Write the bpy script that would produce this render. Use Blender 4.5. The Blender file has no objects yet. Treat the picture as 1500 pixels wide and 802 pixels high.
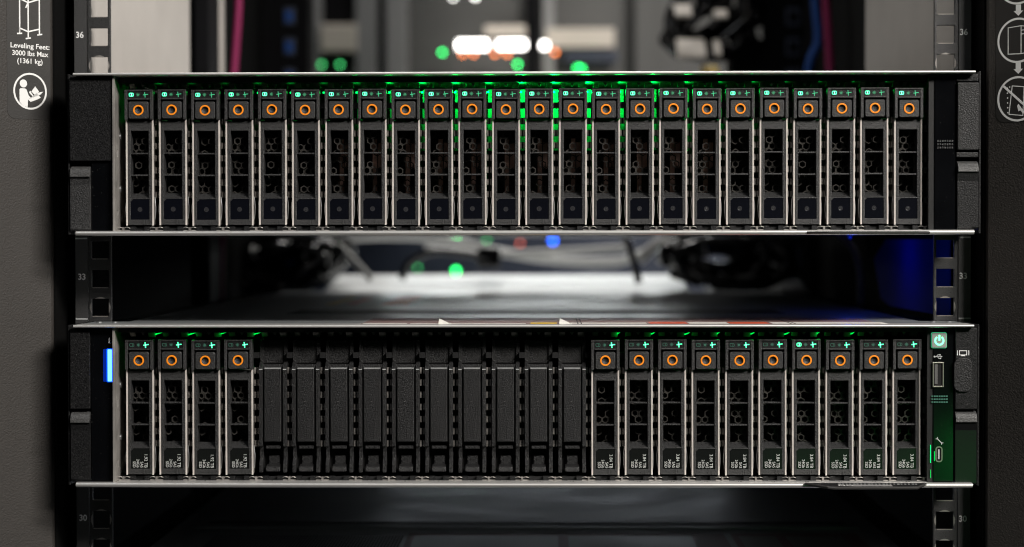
import bpy, bmesh, math, random
from mathutils import Vector, Matrix, noise
random.seed(7)
sc = bpy.context.scene
COL = sc.collection
MM = 0.001

# ------------------------------------------------------------------ camera
CAM = Vector((14.646, -1095.68, -2.174))                       # millimetres
CR = Vector((0.99983923, 0.01787725, -0.00138647))
CU = Vector((0.00110157, 0.01593679, 0.99987239))
CF = Vector((-0.01789707, 0.99971317, -0.01591453))
FPX = 2917.0
cam_d = bpy.data.cameras.new("camera")
cam = bpy.data.objects.new("camera", cam_d)
COL.objects.link(cam)
m = Matrix((CR, CU, -CF)).transposed().to_4x4()
m.translation = CAM * MM
cam.matrix_world = m
cam_d.sensor_width = 36.0
cam_d.sensor_fit = 'HORIZONTAL'
cam_d.lens = FPX / 1500 * 36
cam_d.clip_start = 0.02
cam_d.clip_end = 50
cam_d.dof.use_dof = True
cam_d.dof.focus_distance = 1.056
cam_d.dof.aperture_fstop = 5.8
cam_d.dof.aperture_blades = 0
sc.camera = cam
sc.cycles.pixel_filter_type = 'BLACKMAN_HARRIS'
sc.cycles.filter_width = 1.1

def at(px, py, Y):
    """place in the room (mm) seen at photo pixel px,py and standing Y mm behind the rail plane"""
    d = CF + CR * ((px - 750) / FPX) - CU * ((py - 401) / FPX)
    return CAM + d * ((Y - CAM.y) / d.y)

# ------------------------------------------------------------------ world and lamps
w = bpy.data.worlds.new("World")
sc.world = w
w.use_nodes = True
w.node_tree.nodes["Background"].inputs[0].default_value = (0.9, 0.95, 1.0, 1)
w.node_tree.nodes["Background"].inputs[1].default_value = 0.007
sc.view_settings.view_transform = 'Standard'
sc.view_settings.look = 'None'
sc.view_settings.exposure = 0.0
sc.view_settings.gamma = 1.0

def area(name, loc, target, sx, sy, energy, color=(1, 1, 1), spread=180):
    d = bpy.data.lights.new(name, 'AREA')
    d.shape = 'RECTANGLE'; d.size = sx; d.size_y = sy
    d.energy = energy; d.color = color
    d.spread = math.radians(spread)
    o = bpy.data.objects.new(name, d)
    COL.objects.link(o)
    o.location = loc
    v = Vector(target) - Vector(loc)
    o.rotation_euler = v.to_track_quat('-Z', 'Y').to_euler()
    return o

area("aisle_ceiling_lamp", (1.62, -1.85, 1.50), (0, 0, 0), 1.2, 0.35, 124, (1.0, 0.95, 0.89))
area("aisle_ceiling_lamp", (-0.7, -1.5, 2.0), (0, 0, 0), 1.2, 0.3, 5, (0.95, 0.98, 1.0))
area("rear_aisle_lamp", (0.1, 1.25, 1.7), (0.05, 1.1, 0.0), 1.2, 0.3, 27, (1.0, 0.97, 0.93))
area("hidden_lid_fill", (0.03, 1.22, 0.040), (0.0, 0.35, -0.04), 0.40, 0.04, 0.078, (0.95, 1.0, 1.0), 60)  # added fill hidden behind the upper server, brightens lid and tray
area("hidden_lid_fill", (0.03, 1.22, -0.148), (0.0, 0.3, -0.178), 0.40, 0.03, 0.035, (0.85, 0.92, 1.0), 70)  # second added fill, out of view, brightens the bottom server's lid
area("green_reflection_lamp", (0.285, -0.57, -0.181), (0.285, 0.0, -0.181), 0.19, 0.028, 0.0055, (0.01, 1.0, 0.16))  # unseen green source, placed for the reflections at lower right
area("green_reflection_lamp", (0.350, -0.57, -0.176), (0.350, 0.0, -0.176), 0.022, 0.045, 0.014, (0.01, 1.0, 0.12))  # second unseen green source, added to strengthen the handle reflection

# ------------------------------------------------------------------ materials
MATS = {}
def mat(name, base=(0.5, 0.5, 0.5), rough=0.5, metal=0.0, bump=0.0, bscale=2500.0, specks=0.0,
        emit=None, estr=0.0, coat=0.0, mottle=0.0, mscale=60.0, spec=0.5, brushed=False, alpha=None, trans=0.0):
    mt = bpy.data.materials.new(name)
    mt.use_nodes = True
    nt = mt.node_tree
    b = nt.nodes["Principled BSDF"]
    b.inputs["Base Color"].default_value = (*base, 1)
    b.inputs["Roughness"].default_value = rough
    b.inputs["Metallic"].default_value = metal
    b.inputs["Specular IOR Level"].default_value = spec
    b.inputs["Coat Weight"].default_value = coat
    b.inputs["Transmission Weight"].default_value = trans
    tc = nt.nodes.new("ShaderNodeTexCoord")
    if emit:
        b.inputs["Emission Color"].default_value = (*emit, 1)
        b.inputs["Emission Strength"].default_value = estr
    last = None
    if mottle > 0:
        n = nt.nodes.new("ShaderNodeTexNoise"); n.inputs["Scale"].default_value = mscale
        n.inputs["Detail"].default_value = 5
        if brushed:
            mp = nt.nodes.new("ShaderNodeMapping"); mp.inputs["Scale"].default_value = (0.06, 1, 1)
            nt.links.new(tc.outputs["Object"], mp.inputs[0]); nt.links.new(mp.outputs[0], n.inputs["Vector"])
        else:
            nt.links.new(tc.outputs["Object"], n.inputs["Vector"])
        r = nt.nodes.new("ShaderNodeMapRange")
        r.inputs[1].default_value = 0.3; r.inputs[2].default_value = 0.7
        r.inputs[3].default_value = 1 - mottle; r.inputs[4].default_value = 1 + mottle
        nt.links.new(n.outputs["Fac"], r.inputs[0])
        mx = nt.nodes.new("ShaderNodeMix"); mx.data_type = 'RGBA'; mx.blend_type = 'MULTIPLY'
        mx.inputs[0].default_value = 1
        mx.inputs[6].default_value = (*base, 1)
        nt.links.new(r.outputs[0], mx.inputs[7])
        last = mx.outputs[2]
        rr = nt.nodes.new("ShaderNodeMapRange")
        rr.inputs[1].default_value = 0.3; rr.inputs[2].default_value = 0.7
        rr.inputs[3].default_value = max(0.03, rough * (1 - mottle * 0.8)); rr.inputs[4].default_value = min(1, rough * (1 + mottle * 0.8))
        nt.links.new(n.outputs["Fac"], rr.inputs[0]); nt.links.new(rr.outputs[0], b.inputs["Roughness"])
    if specks > 0:
        v = nt.nodes.new("ShaderNodeTexNoise"); v.inputs["Scale"].default_value = 1300; v.inputs["Detail"].default_value = 1
        nt.links.new(tc.outputs["Object"], v.inputs["Vector"])
        cr = nt.nodes.new("ShaderNodeMapRange")
        cr.inputs[1].default_value = 0.78 - specks; cr.inputs[2].default_value = 0.84 - specks
        nt.links.new(v.outputs["Fac"], cr.inputs[0])
        mx = nt.nodes.new("ShaderNodeMix"); mx.data_type = 'RGBA'
        nt.links.new(cr.outputs[0], mx.inputs[0])
        if last: nt.links.new(last, mx.inputs[6])
        else: mx.inputs[6].default_value = (*base, 1)
        mx.inputs[7].default_value = (0.10, 0.097, 0.093, 1)
        last = mx.outputs[2]
    if last:
        nt.links.new(last, b.inputs["Base Color"])
    if bump > 0:
        n = nt.nodes.new("ShaderNodeTexNoise"); n.inputs["Scale"].default_value = bscale; n.inputs["Detail"].default_value = 2
        if brushed:
            mp = nt.nodes.new("ShaderNodeMapping"); mp.inputs["Scale"].default_value = (0.03, 1, 1)
            nt.links.new(tc.outputs["Object"], mp.inputs[0]); nt.links.new(mp.outputs[0], n.inputs["Vector"])
        else:
            nt.links.new(tc.outputs["Object"], n.inputs["Vector"])
        bp = nt.nodes.new("ShaderNodeBump"); bp.inputs["Strength"].default_value = bump
        bp.inputs["Distance"].default_value = 0.0003
        nt.links.new(n.outputs["Fac"], bp.inputs["Height"])
        nt.links.new(bp.outputs[0], b.inputs["Normal"])
    MATS[name] = mt
    return mt

mat("plastic", (0.027, 0.027, 0.0275), 0.46, bump=1.0, bscale=1700, specks=0.02, mottle=0.55, mscale=1500)
mat("plastic_fine", (0.0075, 0.0075, 0.008), 0.45, spec=0.35, bump=0.6, bscale=1700, specks=0.06, mottle=0.4, mscale=1400)
mat("ear_grain", (0.014, 0.014, 0.0145), 0.48, spec=0.4, bump=1.0, bscale=1600, mottle=0.5, mscale=1400)
mat("plastic_blank", (0.0095, 0.0095, 0.010), 0.5, bump=1.0, bscale=1600, specks=0.06, mottle=0.65, mscale=1500)
mat("plastic_dark", (0.006, 0.006, 0.0065), 0.5, bump=0.3)
mat("void", (0.004, 0.004, 0.004), 0.9)
mat("gloss_black", (0.0022, 0.0024, 0.003), 0.14, specks=0.03, mottle=0.3, mscale=30)
mat("gloss_window", (0.003, 0.0035, 0.006), 0.2)
mat("scoop", (0.06, 0.06, 0.06), 0.42, bump=0.8, bscale=1500, mottle=0.4, mscale=1300)  # lighter than the ear plastic: the lit ledge is in the colour
mat("latch_gloss", (0.007, 0.007, 0.0075), 0.24, bump=0.12, bscale=900)
mat("stud_plastic", (0.03, 0.03, 0.033), 0.12)
mat("matte_window", (0.008, 0.009, 0.0085), 0.14)
mat("strip", (0.60, 0.555, 0.515), 0.45, metal=0.1, mottle=0.12, mscale=200)
mat("steel", (0.52, 0.53, 0.54), 0.34, metal=0.9, bump=0.15, bscale=900, mottle=0.15, mscale=40, brushed=True)
mat("lip_steel", (0.82, 0.81, 0.79), 0.38, metal=0.75, mottle=0.1, mscale=50, brushed=True)
mat("wall_steel", (0.42, 0.40, 0.375), 0.42, metal=0.6, mottle=0.2, mscale=90)
mat("zinc_dark", (0.34, 0.32, 0.30), 0.4, metal=0.6, mottle=0.3, mscale=300)
mat("lid_steel", (0.30, 0.32, 0.33), 0.38, metal=0.35, bump=0.1, bscale=500, mottle=0.2, mscale=14, brushed=True)
mat("lid_plate", (0.26, 0.265, 0.25), 0.42, metal=0.4, mottle=0.2, mscale=20)
mat("lid_dark", (0.30, 0.31, 0.32), 0.42, metal=0.1, mottle=0.25, mscale=20)
mat("grille_metal", (0.050, 0.047, 0.043), 0.26)
mat("copper_board", (0.62, 0.38, 0.29), 0.5, mottle=0.3, mscale=400)
mat("orange", (1.0, 0.30, 0.012), 0.45)
mat("white_print", (0.80, 0.80, 0.79), 0.6)
mat("label_print", (0.52, 0.53, 0.52), 0.6)
mat("grey_print", (0.45, 0.46, 0.46), 0.6)
mat("black_print", (0.02, 0.02, 0.02), 0.6)
mat("icon_lit", (0.1, 0.6, 0.4), 0.4, emit=(0.05, 1.0, 0.40), estr=1.25)
mat("icon_core", (0.3, 0.9, 0.7), 0.4, emit=(0.42, 1.0, 0.66), estr=1.5)
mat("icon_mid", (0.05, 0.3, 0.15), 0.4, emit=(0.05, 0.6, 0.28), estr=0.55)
mat("icon_dim", (0.05, 0.22, 0.12), 0.4, emit=(0.03, 0.45, 0.16), estr=0.16)
mat("icon_off", (0.04, 0.14, 0.10), 0.5)
mat("bay_glow", (0.0, 0.3, 0.05), 0.3, emit=(0.0, 1.0, 0.12), estr=0.75)
mat("green_led", (0.0, 0.4, 0.1), 0.3, emit=(0.0, 1.0, 0.16), estr=2.2)
mat("guide_green_dim", (0.0, 0.3, 0.05), 0.3, emit=(0.0, 1.0, 0.12), estr=0.7)
mat("blue_bar", (0.1, 0.4, 1.0), 0.3, emit=(0.12, 0.42, 1.0), estr=2.6)
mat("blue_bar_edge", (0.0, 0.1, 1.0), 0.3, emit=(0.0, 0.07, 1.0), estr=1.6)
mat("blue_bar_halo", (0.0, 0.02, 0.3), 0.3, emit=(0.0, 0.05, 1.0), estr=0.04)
mat("catcher_white", (0.55, 0.6, 0.55), 0.5)
mat("power_grey", (0.27, 0.29, 0.27), 0.5)
mat("power_green", (0.2, 1.0, 0.4), 0.4, emit=(0.12, 1.0, 0.38), estr=2.4)
mat("port_shell", (0.62, 0.58, 0.52), 0.3, metal=0.85)
mat("frame_coat", (0.030, 0.0265, 0.0235), 0.65, bump=1.0, bscale=1100, mottle=0.26, mscale=1000)
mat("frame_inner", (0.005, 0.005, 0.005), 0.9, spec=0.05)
mat("label_film", (0.022, 0.0205, 0.019), 0.55, bump=0.25, bscale=2000)
mat("rail", (0.024, 0.024, 0.0245), 0.42, bump=1.0, bscale=1500, specks=0.03, mottle=0.5, mscale=1500)
mat("rail_strip", (0.036, 0.036, 0.0365), 0.55, bump=0.6, bscale=1700, mottle=0.35, mscale=1600)
mat("rail_edge", (0.50, 0.46, 0.42), 0.4, metal=0.6)
mat("panel_grey", (0.47, 0.44, 0.41), 0.6, mottle=0.05, mscale=30)
mat("cable_black", (0.006, 0.006, 0.007), 0.16, coat=0.8)
mat("cable_grey", (0.80, 0.80, 0.78), 0.45)
mat("cable_magenta", (0.30, 0.015, 0.10), 0.45)
mat("cable_blue", (0.01, 0.07, 0.30), 0.35)
mat("blue_glow_sheet", (0.0, 0.02, 0.50), 0.7, spec=0.02)
mat("tray_white", (0.84, 0.86, 0.86), 0.45, mottle=0.06, mscale=30, brushed=True)
mat("far_grey", (0.088, 0.088, 0.085), 0.6, mottle=0.1, mscale=8)
mat("far_post", (0.27, 0.27, 0.27), 0.5)
mat("far_beige", (0.62, 0.56, 0.49), 0.6)
mat("far_navy", (0.03, 0.04, 0.07), 0.5)
mat("far_dark", (0.004, 0.004, 0.005), 0.7, spec=0.1)
mat("sticker_white", (0.70, 0.69, 0.64), 0.5, mottle=0.1, mscale=300)
mat("sticker_red", (0.62, 0.09, 0.035), 0.5)
mat("sticker_yellow", (0.75, 0.50, 0.03), 0.5)
mat("sticker_grey", (0.22, 0.14, 0.135), 0.5)
mat("tag_plastic", (0.010, 0.010, 0.011), 0.7, spec=0.08)
mat("tag_rim", (0.045, 0.044, 0.043), 0.25)
mat("lamp_white", (1, 1, 1), 0.5, emit=(1.0, 0.97, 0.92), estr=9)
mat("led_green", (0, 1, 0.2), 0.5, emit=(0.02, 1.0, 0.18), estr=9)
mat("led_green_dim", (0, 1, 0.2), 0.5, emit=(0.08, 0.8, 0.22), estr=3.2)
mat("led_orange", (1, 0.3, 0.05), 0.5, emit=(1.0, 0.22, 0.04), estr=7)
mat("led_red", (1, 0.1, 0.05), 0.5, emit=(1.0, 0.2, 0.12), estr=3)
mat("lamp_blue_dim", (0, 0.05, 0.4), 0.5, emit=(0.01, 0.1, 1.0), estr=0.05)
mat("led_blue", (0, 0.1, 1), 0.5, emit=(0.01, 0.12, 1.0), estr=9)

# ------------------------------------------------------------------ mesh helpers (millimetres)
class MB:
    def __init__(s): s.v = []; s.f = []
    def add(s, vs, fs):
        o = len(s.v); s.v += [tuple(a) for a in vs]; s.f += [tuple(i + o for i in f) for f in fs]; return s
    def box(s, x0, x1, y0, y1, z0, z1):
        return s.add([(x0,y0,z0),(x1,y0,z0),(x1,y1,z0),(x0,y1,z0),(x0,y0,z1),(x1,y0,z1),(x1,y1,z1),(x0,y1,z1)],
                     [(0,3,2,1),(4,5,6,7),(0,1,5,4),(1,2,6,5),(2,3,7,6),(3,0,4,7)])
    def prism_y(s, pts, y0, y1):          # polygon in x,z pushed along y
        n = len(pts)
        return s.add([(x,y0,z) for x,z in pts] + [(x,y1,z) for x,z in pts],
                     [tuple(range(n)), tuple(range(2*n-1, n-1, -1))] + [(i, i+n, (i+1)%n+n, (i+1)%n) for i in range(n)])
    def prism_x(s, pts, x0, x1):          # polygon in y,z pushed along x
        n = len(pts)
        return s.add([(x0,y,z) for y,z in pts] + [(x1,y,z) for y,z in pts],
                     [tuple(range(n)), tuple(range(2*n-1, n-1, -1))] + [(i, i+n, (i+1)%n+n, (i+1)%n) for i in range(n)])
    def prism_z(s, pts, z0, z1):          # polygon in x,y pushed along z
        n = len(pts)
        return s.add([(x,y,z0) for x,y in pts] + [(x,y,z1) for x,y in pts],
                     [tuple(range(n)), tuple(range(2*n-1, n-1, -1))] + [(i, i+n, (i+1)%n+n, (i+1)%n) for i in range(n)])
    def ring_y(s, cx, cz, r0, r1, y0, y1, n=40, sx=1.0, sz=1.0):
        vs = []; fs = []
        for i in range(n):
            a = 2*math.pi*i/n; c = math.cos(a)*sx; d = math.sin(a)*sz
            vs += [(cx+r1*c,y0,cz+r1*d),(cx+r0*c,y0,cz+r0*d),(cx+r0*c,y1,cz+r0*d),(cx+r1*c,y1,cz+r1*d)]
        for i in range(n):
            a = 4*i; b = 4*((i+1)%n)
            for k in range(4): fs.append((a+k, b+k, b+(k+1)%4, a+(k+1)%4))
        return s.add(vs, fs)
    def disc_y(s, cx, cz, r, y0, y1, n=24, sx=1.0, sz=1.0):
        return s.prism_y([(cx+r*sx*math.cos(2*math.pi*i/n), cz+r*sz*math.sin(2*math.pi*i/n)) for i in range(n)], y0, y1)
    def stroke(s, pts, wd, y0, y1):       # ribbon polyline in x,z
        for (ax,az),(bx,bz) in zip(pts[:-1], pts[1:]):
            d = Vector((bx-ax, bz-az)); L = d.length
            if L < 1e-6: continue
            d /= L; nx, nz = -d.y*wd/2, d.x*wd/2
            ex, ez = d.x*wd*0.35, d.y*wd*0.35
            s.prism_y([(ax-ex-nx,az-ez-nz),(bx+ex-nx,bz+ez-nz),(bx+ex+nx,bz+ez+nz),(ax-ex+nx,az-ez+nz)], y0, y1)
            y0 -= 0.002
        return s
    def tube(s, pts, r, n=10, smooth=6):
        P = [Vector(p) for p in pts]
        if smooth and len(P) > 2:
            Q = []
            E = [P[0]*2-P[1]] + P + [P[-1]*2-P[-2]]
            for i in range(1, len(E)-2):
                for k in range(smooth):
                    t = k/smooth; a,b,c,d = E[i-1],E[i],E[i+1],E[i+2]
                    Q.append(0.5*((2*b)+(c-a)*t+(2*a-5*b+4*c-d)*t*t+(3*b-a-3*c+d)*t**3))
            Q.append(P[-1]); P = Q
        vs = []; fs = []; up = Vector((0.3,0.1,1)).normalized()
        for i,p in enumerate(P):
            t = (P[min(i+1,len(P)-1)]-P[max(i-1,0)]).normalized()
            u = t.cross(up)
            if u.length < 1e-3: u = t.cross(Vector((1,0,0)))
            u.normalize(); v = u.cross(t); up = v if v.length>0 else up
            for k in range(n):
                a = 2*math.pi*k/n; vs.append(p+u*(r*math.cos(a))+v*(r*math.sin(a)))
        for i in range(len(P)-1):
            for k in range(n):
                fs.append((i*n+k,i*n+(k+1)%n,(i+1)*n+(k+1)%n,(i+1)*n+k))
        fs.append(tuple(range(n-1,-1,-1))); fs.append(tuple(range((len(P)-1)*n,len(P)*n)))
        return s.add(vs, fs)
    def sphere(s, c, r, n=10):
        vs=[];fs=[]
        for i in range(1,n):
            for k in range(n):
                a=math.pi*i/n;b=2*math.pi*k/n
                vs.append((c[0]+r*math.sin(a)*math.cos(b),c[1]+r*math.sin(a)*math.sin(b),c[2]+r*math.cos(a)))
        t=len(vs);vs+=[(c[0],c[1],c[2]+r),(c[0],c[1],c[2]-r)]
        for i in range(n-2):
            for k in range(n): fs.append((i*n+k,(i+1)*n+k,(i+1)*n+(k+1)%n,i*n+(k+1)%n))
        for k in range(n):
            fs.append((t,k,(k+1)%n)); fs.append((t+1,(n-2)*n+(k+1)%n,(n-2)*n+k))
        return s.add(vs,fs)
    def loft(s, loops, cap0=True, cap1=True):
        n=len(loops[0]);vs=[];fs=[]
        for L in loops: vs+=L
        for j in range(len(loops)-1):
            for k in range(n): fs.append((j*n+k,j*n+(k+1)%n,(j+1)*n+(k+1)%n,(j+1)*n+k))
        if cap0: fs.append(tuple(range(n-1,-1,-1)))
        if cap1: fs.append(tuple(range((len(loops)-1)*n,len(loops)*n)))
        return s.add(vs,fs)
    def grid_plate(s, xs, zs, solid, y0, y1):
        """plate cut by a grid; solid(i,j) tells which cells are filled; walls only where a hole or an edge is"""
        nx, nz = len(xs)-1, len(zs)-1
        S = lambda i,j: 0<=i<nx and 0<=j<nz and solid(i,j)
        idx = {}
        vs=[];fs=[]
        def V(i,j,k):
            if (i,j,k) not in idx:
                idx[(i,j,k)]=len(vs); vs.append((xs[i],(y0,y1)[k],zs[j]))
            return idx[(i,j,k)]
        for i in range(nx):
            for j in range(nz):
                if not S(i,j): continue
                fs.append((V(i,j,0),V(i+1,j,0),V(i+1,j+1,0),V(i,j+1,0)))
                fs.append((V(i,j+1,1),V(i+1,j+1,1),V(i+1,j,1),V(i,j,1)))
                if not S(i-1,j): fs.append((V(i,j,1),V(i,j,0),V(i,j+1,0),V(i,j+1,1)))
                if not S(i+1,j): fs.append((V(i+1,j,0),V(i+1,j,1),V(i+1,j+1,1),V(i+1,j+1,0)))
                if not S(i,j-1): fs.append((V(i,j,1),V(i+1,j,1),V(i+1,j,0),V(i,j,0)))
                if not S(i,j+1): fs.append((V(i,j+1,0),V(i+1,j+1,0),V(i+1,j+1,1),V(i,j+1,1)))
        return s.add(vs,fs)
    def mesh(s, name, bevel=0.0, seg=2, smooth=False):
        me = bpy.data.meshes.new(name)
        me.from_pydata([(x*MM,y*MM,z*MM) for x,y,z in s.v], [], s.f)
        bm = bmesh.new(); bm.from_mesh(me)
        bmesh.ops.recalc_face_normals(bm, faces=bm.faces)
        if bevel > 0:
            es = [e for e in bm.edges if len(e.link_faces)==2 and e.calc_face_angle(0) > 0.5]
            bmesh.ops.bevel(bm, geom=es, offset=bevel*MM, segments=seg, profile=0.6, affect='EDGES', clamp_overlap=True)
        if smooth:
            for f in bm.faces: f.smooth = True
            for e in bm.edges:
                if len(e.link_faces)==2 and e.calc_face_angle(0) > 0.7: e.smooth = False
        bm.to_mesh(me); bm.free()
        return me
    def build(s, name, material, parent=None, loc=None, bevel=0.0, seg=2, smooth=False):
        return link(name, s.mesh(name, bevel, seg, smooth), material, parent, loc)

def link(name, me, material, parent=None, loc=None):
    if material and not me.materials: me.materials.append(MATS[material])
    o = bpy.data.objects.new(name, me)
    COL.objects.link(o)
    if parent: o.parent = parent
    if loc is not None: o.location = Vector(loc)*MM
    return o
def empty(name, loc=(0,0,0)):
    o = bpy.data.objects.new(name, None); COL.objects.link(o); o.location = Vector(loc)*MM
    o.empty_display_size = 0.01
    return o
def tag(o, label, cat, group=None):
    o["label"] = label; o["category"] = cat
    if group: o["group"] = group
    return o
def copy_tree(o, parent=None):
    c = o.copy(); COL.objects.link(c); c.parent = parent
    for ch in list(o.children): copy_tree(ch, c)
    return c
TEXTS = {}
def text_mesh(s, size, align='CENTER', extrude=0.02):
    bold = 0.0 if align == 'RIGHT' else 0.014*size
    key = (s,size,align)
    if key in TEXTS: return TEXTS[key]
    cu = bpy.data.curves.new("lettering", 'FONT'); cu.body = s; cu.size = size*MM
    cu.align_x = align; cu.align_y = 'CENTER'; cu.extrude = extrude*MM; cu.resolution_u = 7; cu.offset = bold*MM
    ob = bpy.data.objects.new("lettering_source", cu); COL.objects.link(ob)
    dg = bpy.context.evaluated_depsgraph_get()
    me = bpy.data.meshes.new_from_object(ob.evaluated_get(dg))
    me.materials.clear()
    bpy.data.objects.remove(ob); bpy.data.curves.remove(cu)
    me.name = "lettering"
    TEXTS[key] = me
    return me
def text(s, size, parent, loc, material, rot=0.0, sx=1.0, align='CENTER', name="lettering"):
    """lettering standing upright on a face that looks towards -y; rot turns it clockwise in the face"""
    me = text_mesh(s, size, align).copy()
    o = link(name, me, material, parent, loc)
    o.rotation_euler = (math.pi/2, rot, 0)
    o.scale = (sx, 1, 1)
    return o
def rrect(x0,x1,z0,z1,r,n=5):
    pts=[]
    for cx,cz,a0 in ((x1-r,z1-r,0),(x0+r,z1-r,90),(x0+r,z0+r,180),(x1-r,z0+r,270)):
        for i in range(n+1):
            a=math.radians(a0+90*i/n); pts.append((cx+r*math.cos(a),cz+r*math.sin(a)))
    return pts

# ------------------------------------------------------------------ the rack
U = 44.45
UPZ, LOZ, BTZ = 1.3, -131.6, -264.6      # base heights of the three servers
rack = tag(empty("server_rack", (0,0,-440)), "black metal server rack whose numbered mounting rails hold the two drive servers", "rack")
RZ = 440
XL, XR = -254.11, 250.98
TH = math.radians(42)
for side, X in ((-1, XL), (1, XR)):
    c, s_ = math.cos(TH), math.sin(TH)
    ox = X + side*44*c; oy = -20 - 44*s_
    pts = [(X,-20),(ox,oy),(ox+side*6,oy+1.5),(ox+side*40,oy+6),(ox+side*40,160),(X,160)]
    if side > 0: pts = pts[::-1]
    MB().prism_z(pts, 0, 1200).build("corner_column", "frame_coat", rack, bevel=2.0, seg=3)
    a, b = (X - side*0.3, X - side*1.3)
    MB().box(min(a,b), max(a,b), -17, 170, 2, 1198).build("column_lining", "frame_inner", rack)

def safety_label(side):
    X = XL if side < 0 else XR
    o = empty("label_anchor")
    bpy.data.objects.remove(o)
    u0, u1, v0, v1 = (-26.0, -0.6, 64.1, 190) if side < 0 else (-40.0, -5.2, 61.3, 190)
    # in label space x runs to the right along the face; the mirrored side has u running left
    sg = 1 if side < 0 else -1
    xa, xb = sorted((u0*sg, u1*sg))
    mbk = MB().prism_y(rrect(xa, xb, v0, v1, 4.5), -0.18, 0.3)
    lab = mbk.build("safety_label", "label_film", rack)
    lab.location = Vector((X, -20, RZ))*MM
    lab.rotation_euler = (0, 0, TH if side < 0 else -TH)
    return lab, sg
labL, _ = safety_label(-1)
labL["label"] = "dark sticker with leveling feet weight limit and read-the-manual pictogram"
Y0, Y1 = -0.24, -0.19
for t, uc, v, wd in (("Leveling Feet:", -12.6, 103.2, 22.9), ("3000 lbs Max", -12.6, 99.2, 21.3), ("(1361 kg)", -12.7, 95.1, 14.9)):
    o = text(t, 3.75, labL, (uc, -0.24, v), "white_print")
    me = o.data; w_ = max(a.co.x for a in me.vertices)-min(a.co.x for a in me.vertices)
    o.scale = (wd*MM/w_, 1, 1)
lc = 0.75
mb = MB()
for pl in ([(-18.6,190),(-18.6,110.4)], [(-13.6,190),(-13.6,107.8)], [(-7.0,190),(-7.0,110.2)],
           [(-18.6,112.6),(-13.6,111.0),(-7.0,112.8)], [(-18.6,128.4),(-13.6,126.6),(-7.0,128.8)],
           [(-19.9,109.6),(-17.4,109.9)], [(-14.9,107.2),(-12.4,107.7)], [(-8.0,109.6),(-5.6,110.1)],
           [(-18.6,112.6),(-18.6,111)], [(-14.9,123.9),(-13.6,126.6)]):
    mb.stroke(pl, lc, Y0, Y1)
mb.build("rack_pictogram", "white_print", labL)
mb = MB(); mb.ring_y(-12.65, 79.1, 8.85, 9.85, Y0, Y1, 56)
mb.disc_y(-16.6, 83.1, 2.15, Y0, Y1, 24)
mb.prism_y([(-18.9,79.9),(-18.3,80.5),(-15.6,80.5),(-14.7,79.8),(-13.6,76.9),(-12.1,75.4),(-8.3,77.0),(-6.6,77.6),(-4.9,79.2),(-6.7,78.9),(-8.9,78.2),(-6.3,76.0),(-8.1,75.0),(-12.4,73.4),(-13.9,74.6),(-14.2,70.6),(-16.6,71.0),(-18.9,73.2)], Y0, Y1)
mb.build("manual_pictogram", "white_print", labL)
mb = MB(); mb.prism_y([(-11.9,79.0),(-9.7,81.9),(-7.4,79.2),(-9.6,76.9)], Y0, Y1)
mb.prism_y([(-13.3,78.4),(-12.7,79.5),(-10.9,77.0),(-11.3,76.4)], Y0-0.01, Y1)
mb.build("open_book", "white_print", labL)
labR, sg = safety_label(1)
labR["label"] = "dark sticker with circled pictograms warning against tipping the cabinet"
C1, C2, C3 = 18.0, 18.05, 18.1
for cz in (104.4, 73.4, 135.4): MB().ring_y(C2, cz, 10.9, 12.0, Y0, Y1, 56).build("circle_outline", "white_print", labR)
for z1, z0 in ((123.3,117.4),(92.6,86.6)):
    zm = z0+2.6
    MB().prism_y([(16.9,z1),(16.9,zm),(15.6,zm),(18.4,z0),(21.2,zm),(19.9,zm),(19.9,z1)], Y0, Y1).build("arrow", "white_print", labR)
mb = MB()
for pl in ([(12.4,97.4),(12.4,111.4),(20.0,112.0),(20.0,97.2),(12.4,97.4)], [(20.0,97.2),(26,98),(26,111),(20.0,112.0)],
           [(20.0,109.6),(25,109.8)], [(20.0,107.6),(25,107.8)]):
    mb.stroke(pl, 0.45, Y0, Y1)
mb.build("cabinet_pictogram", "white_print", labR)
mb = MB()
for pl in ([(13.0,65.4),(14.9,80.4),(21.8,79.6),(21.2,64.4),(13.0,65.4)],):
    mb.stroke(pl, 0.45, Y0, Y1)
for k in range(6):
    mb.disc_y(12.3+0.32*k*(-0.2), 66.3+2.6*k, 0.42, Y0, Y1, 8); mb.disc_y(13.4, 79.9+0*k, 0.4, Y0-0.003*k, Y1, 8)
mb.prism_y([(17.8,69.8),(18.7,70.6),(22.0,66.2),(21.4,65.2),(19.6,67.3),(18.6,66.6)], Y0-0.03, Y1)
mb.build("tipping_pictogram", "white_print", labR)
mb = MB(); mb.stroke([(9.6,80.6),(26.4,66.2)], 1.2, Y0-0.06, Y1)
mb.build("prohibition_bar", "white_print", labR)

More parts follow.
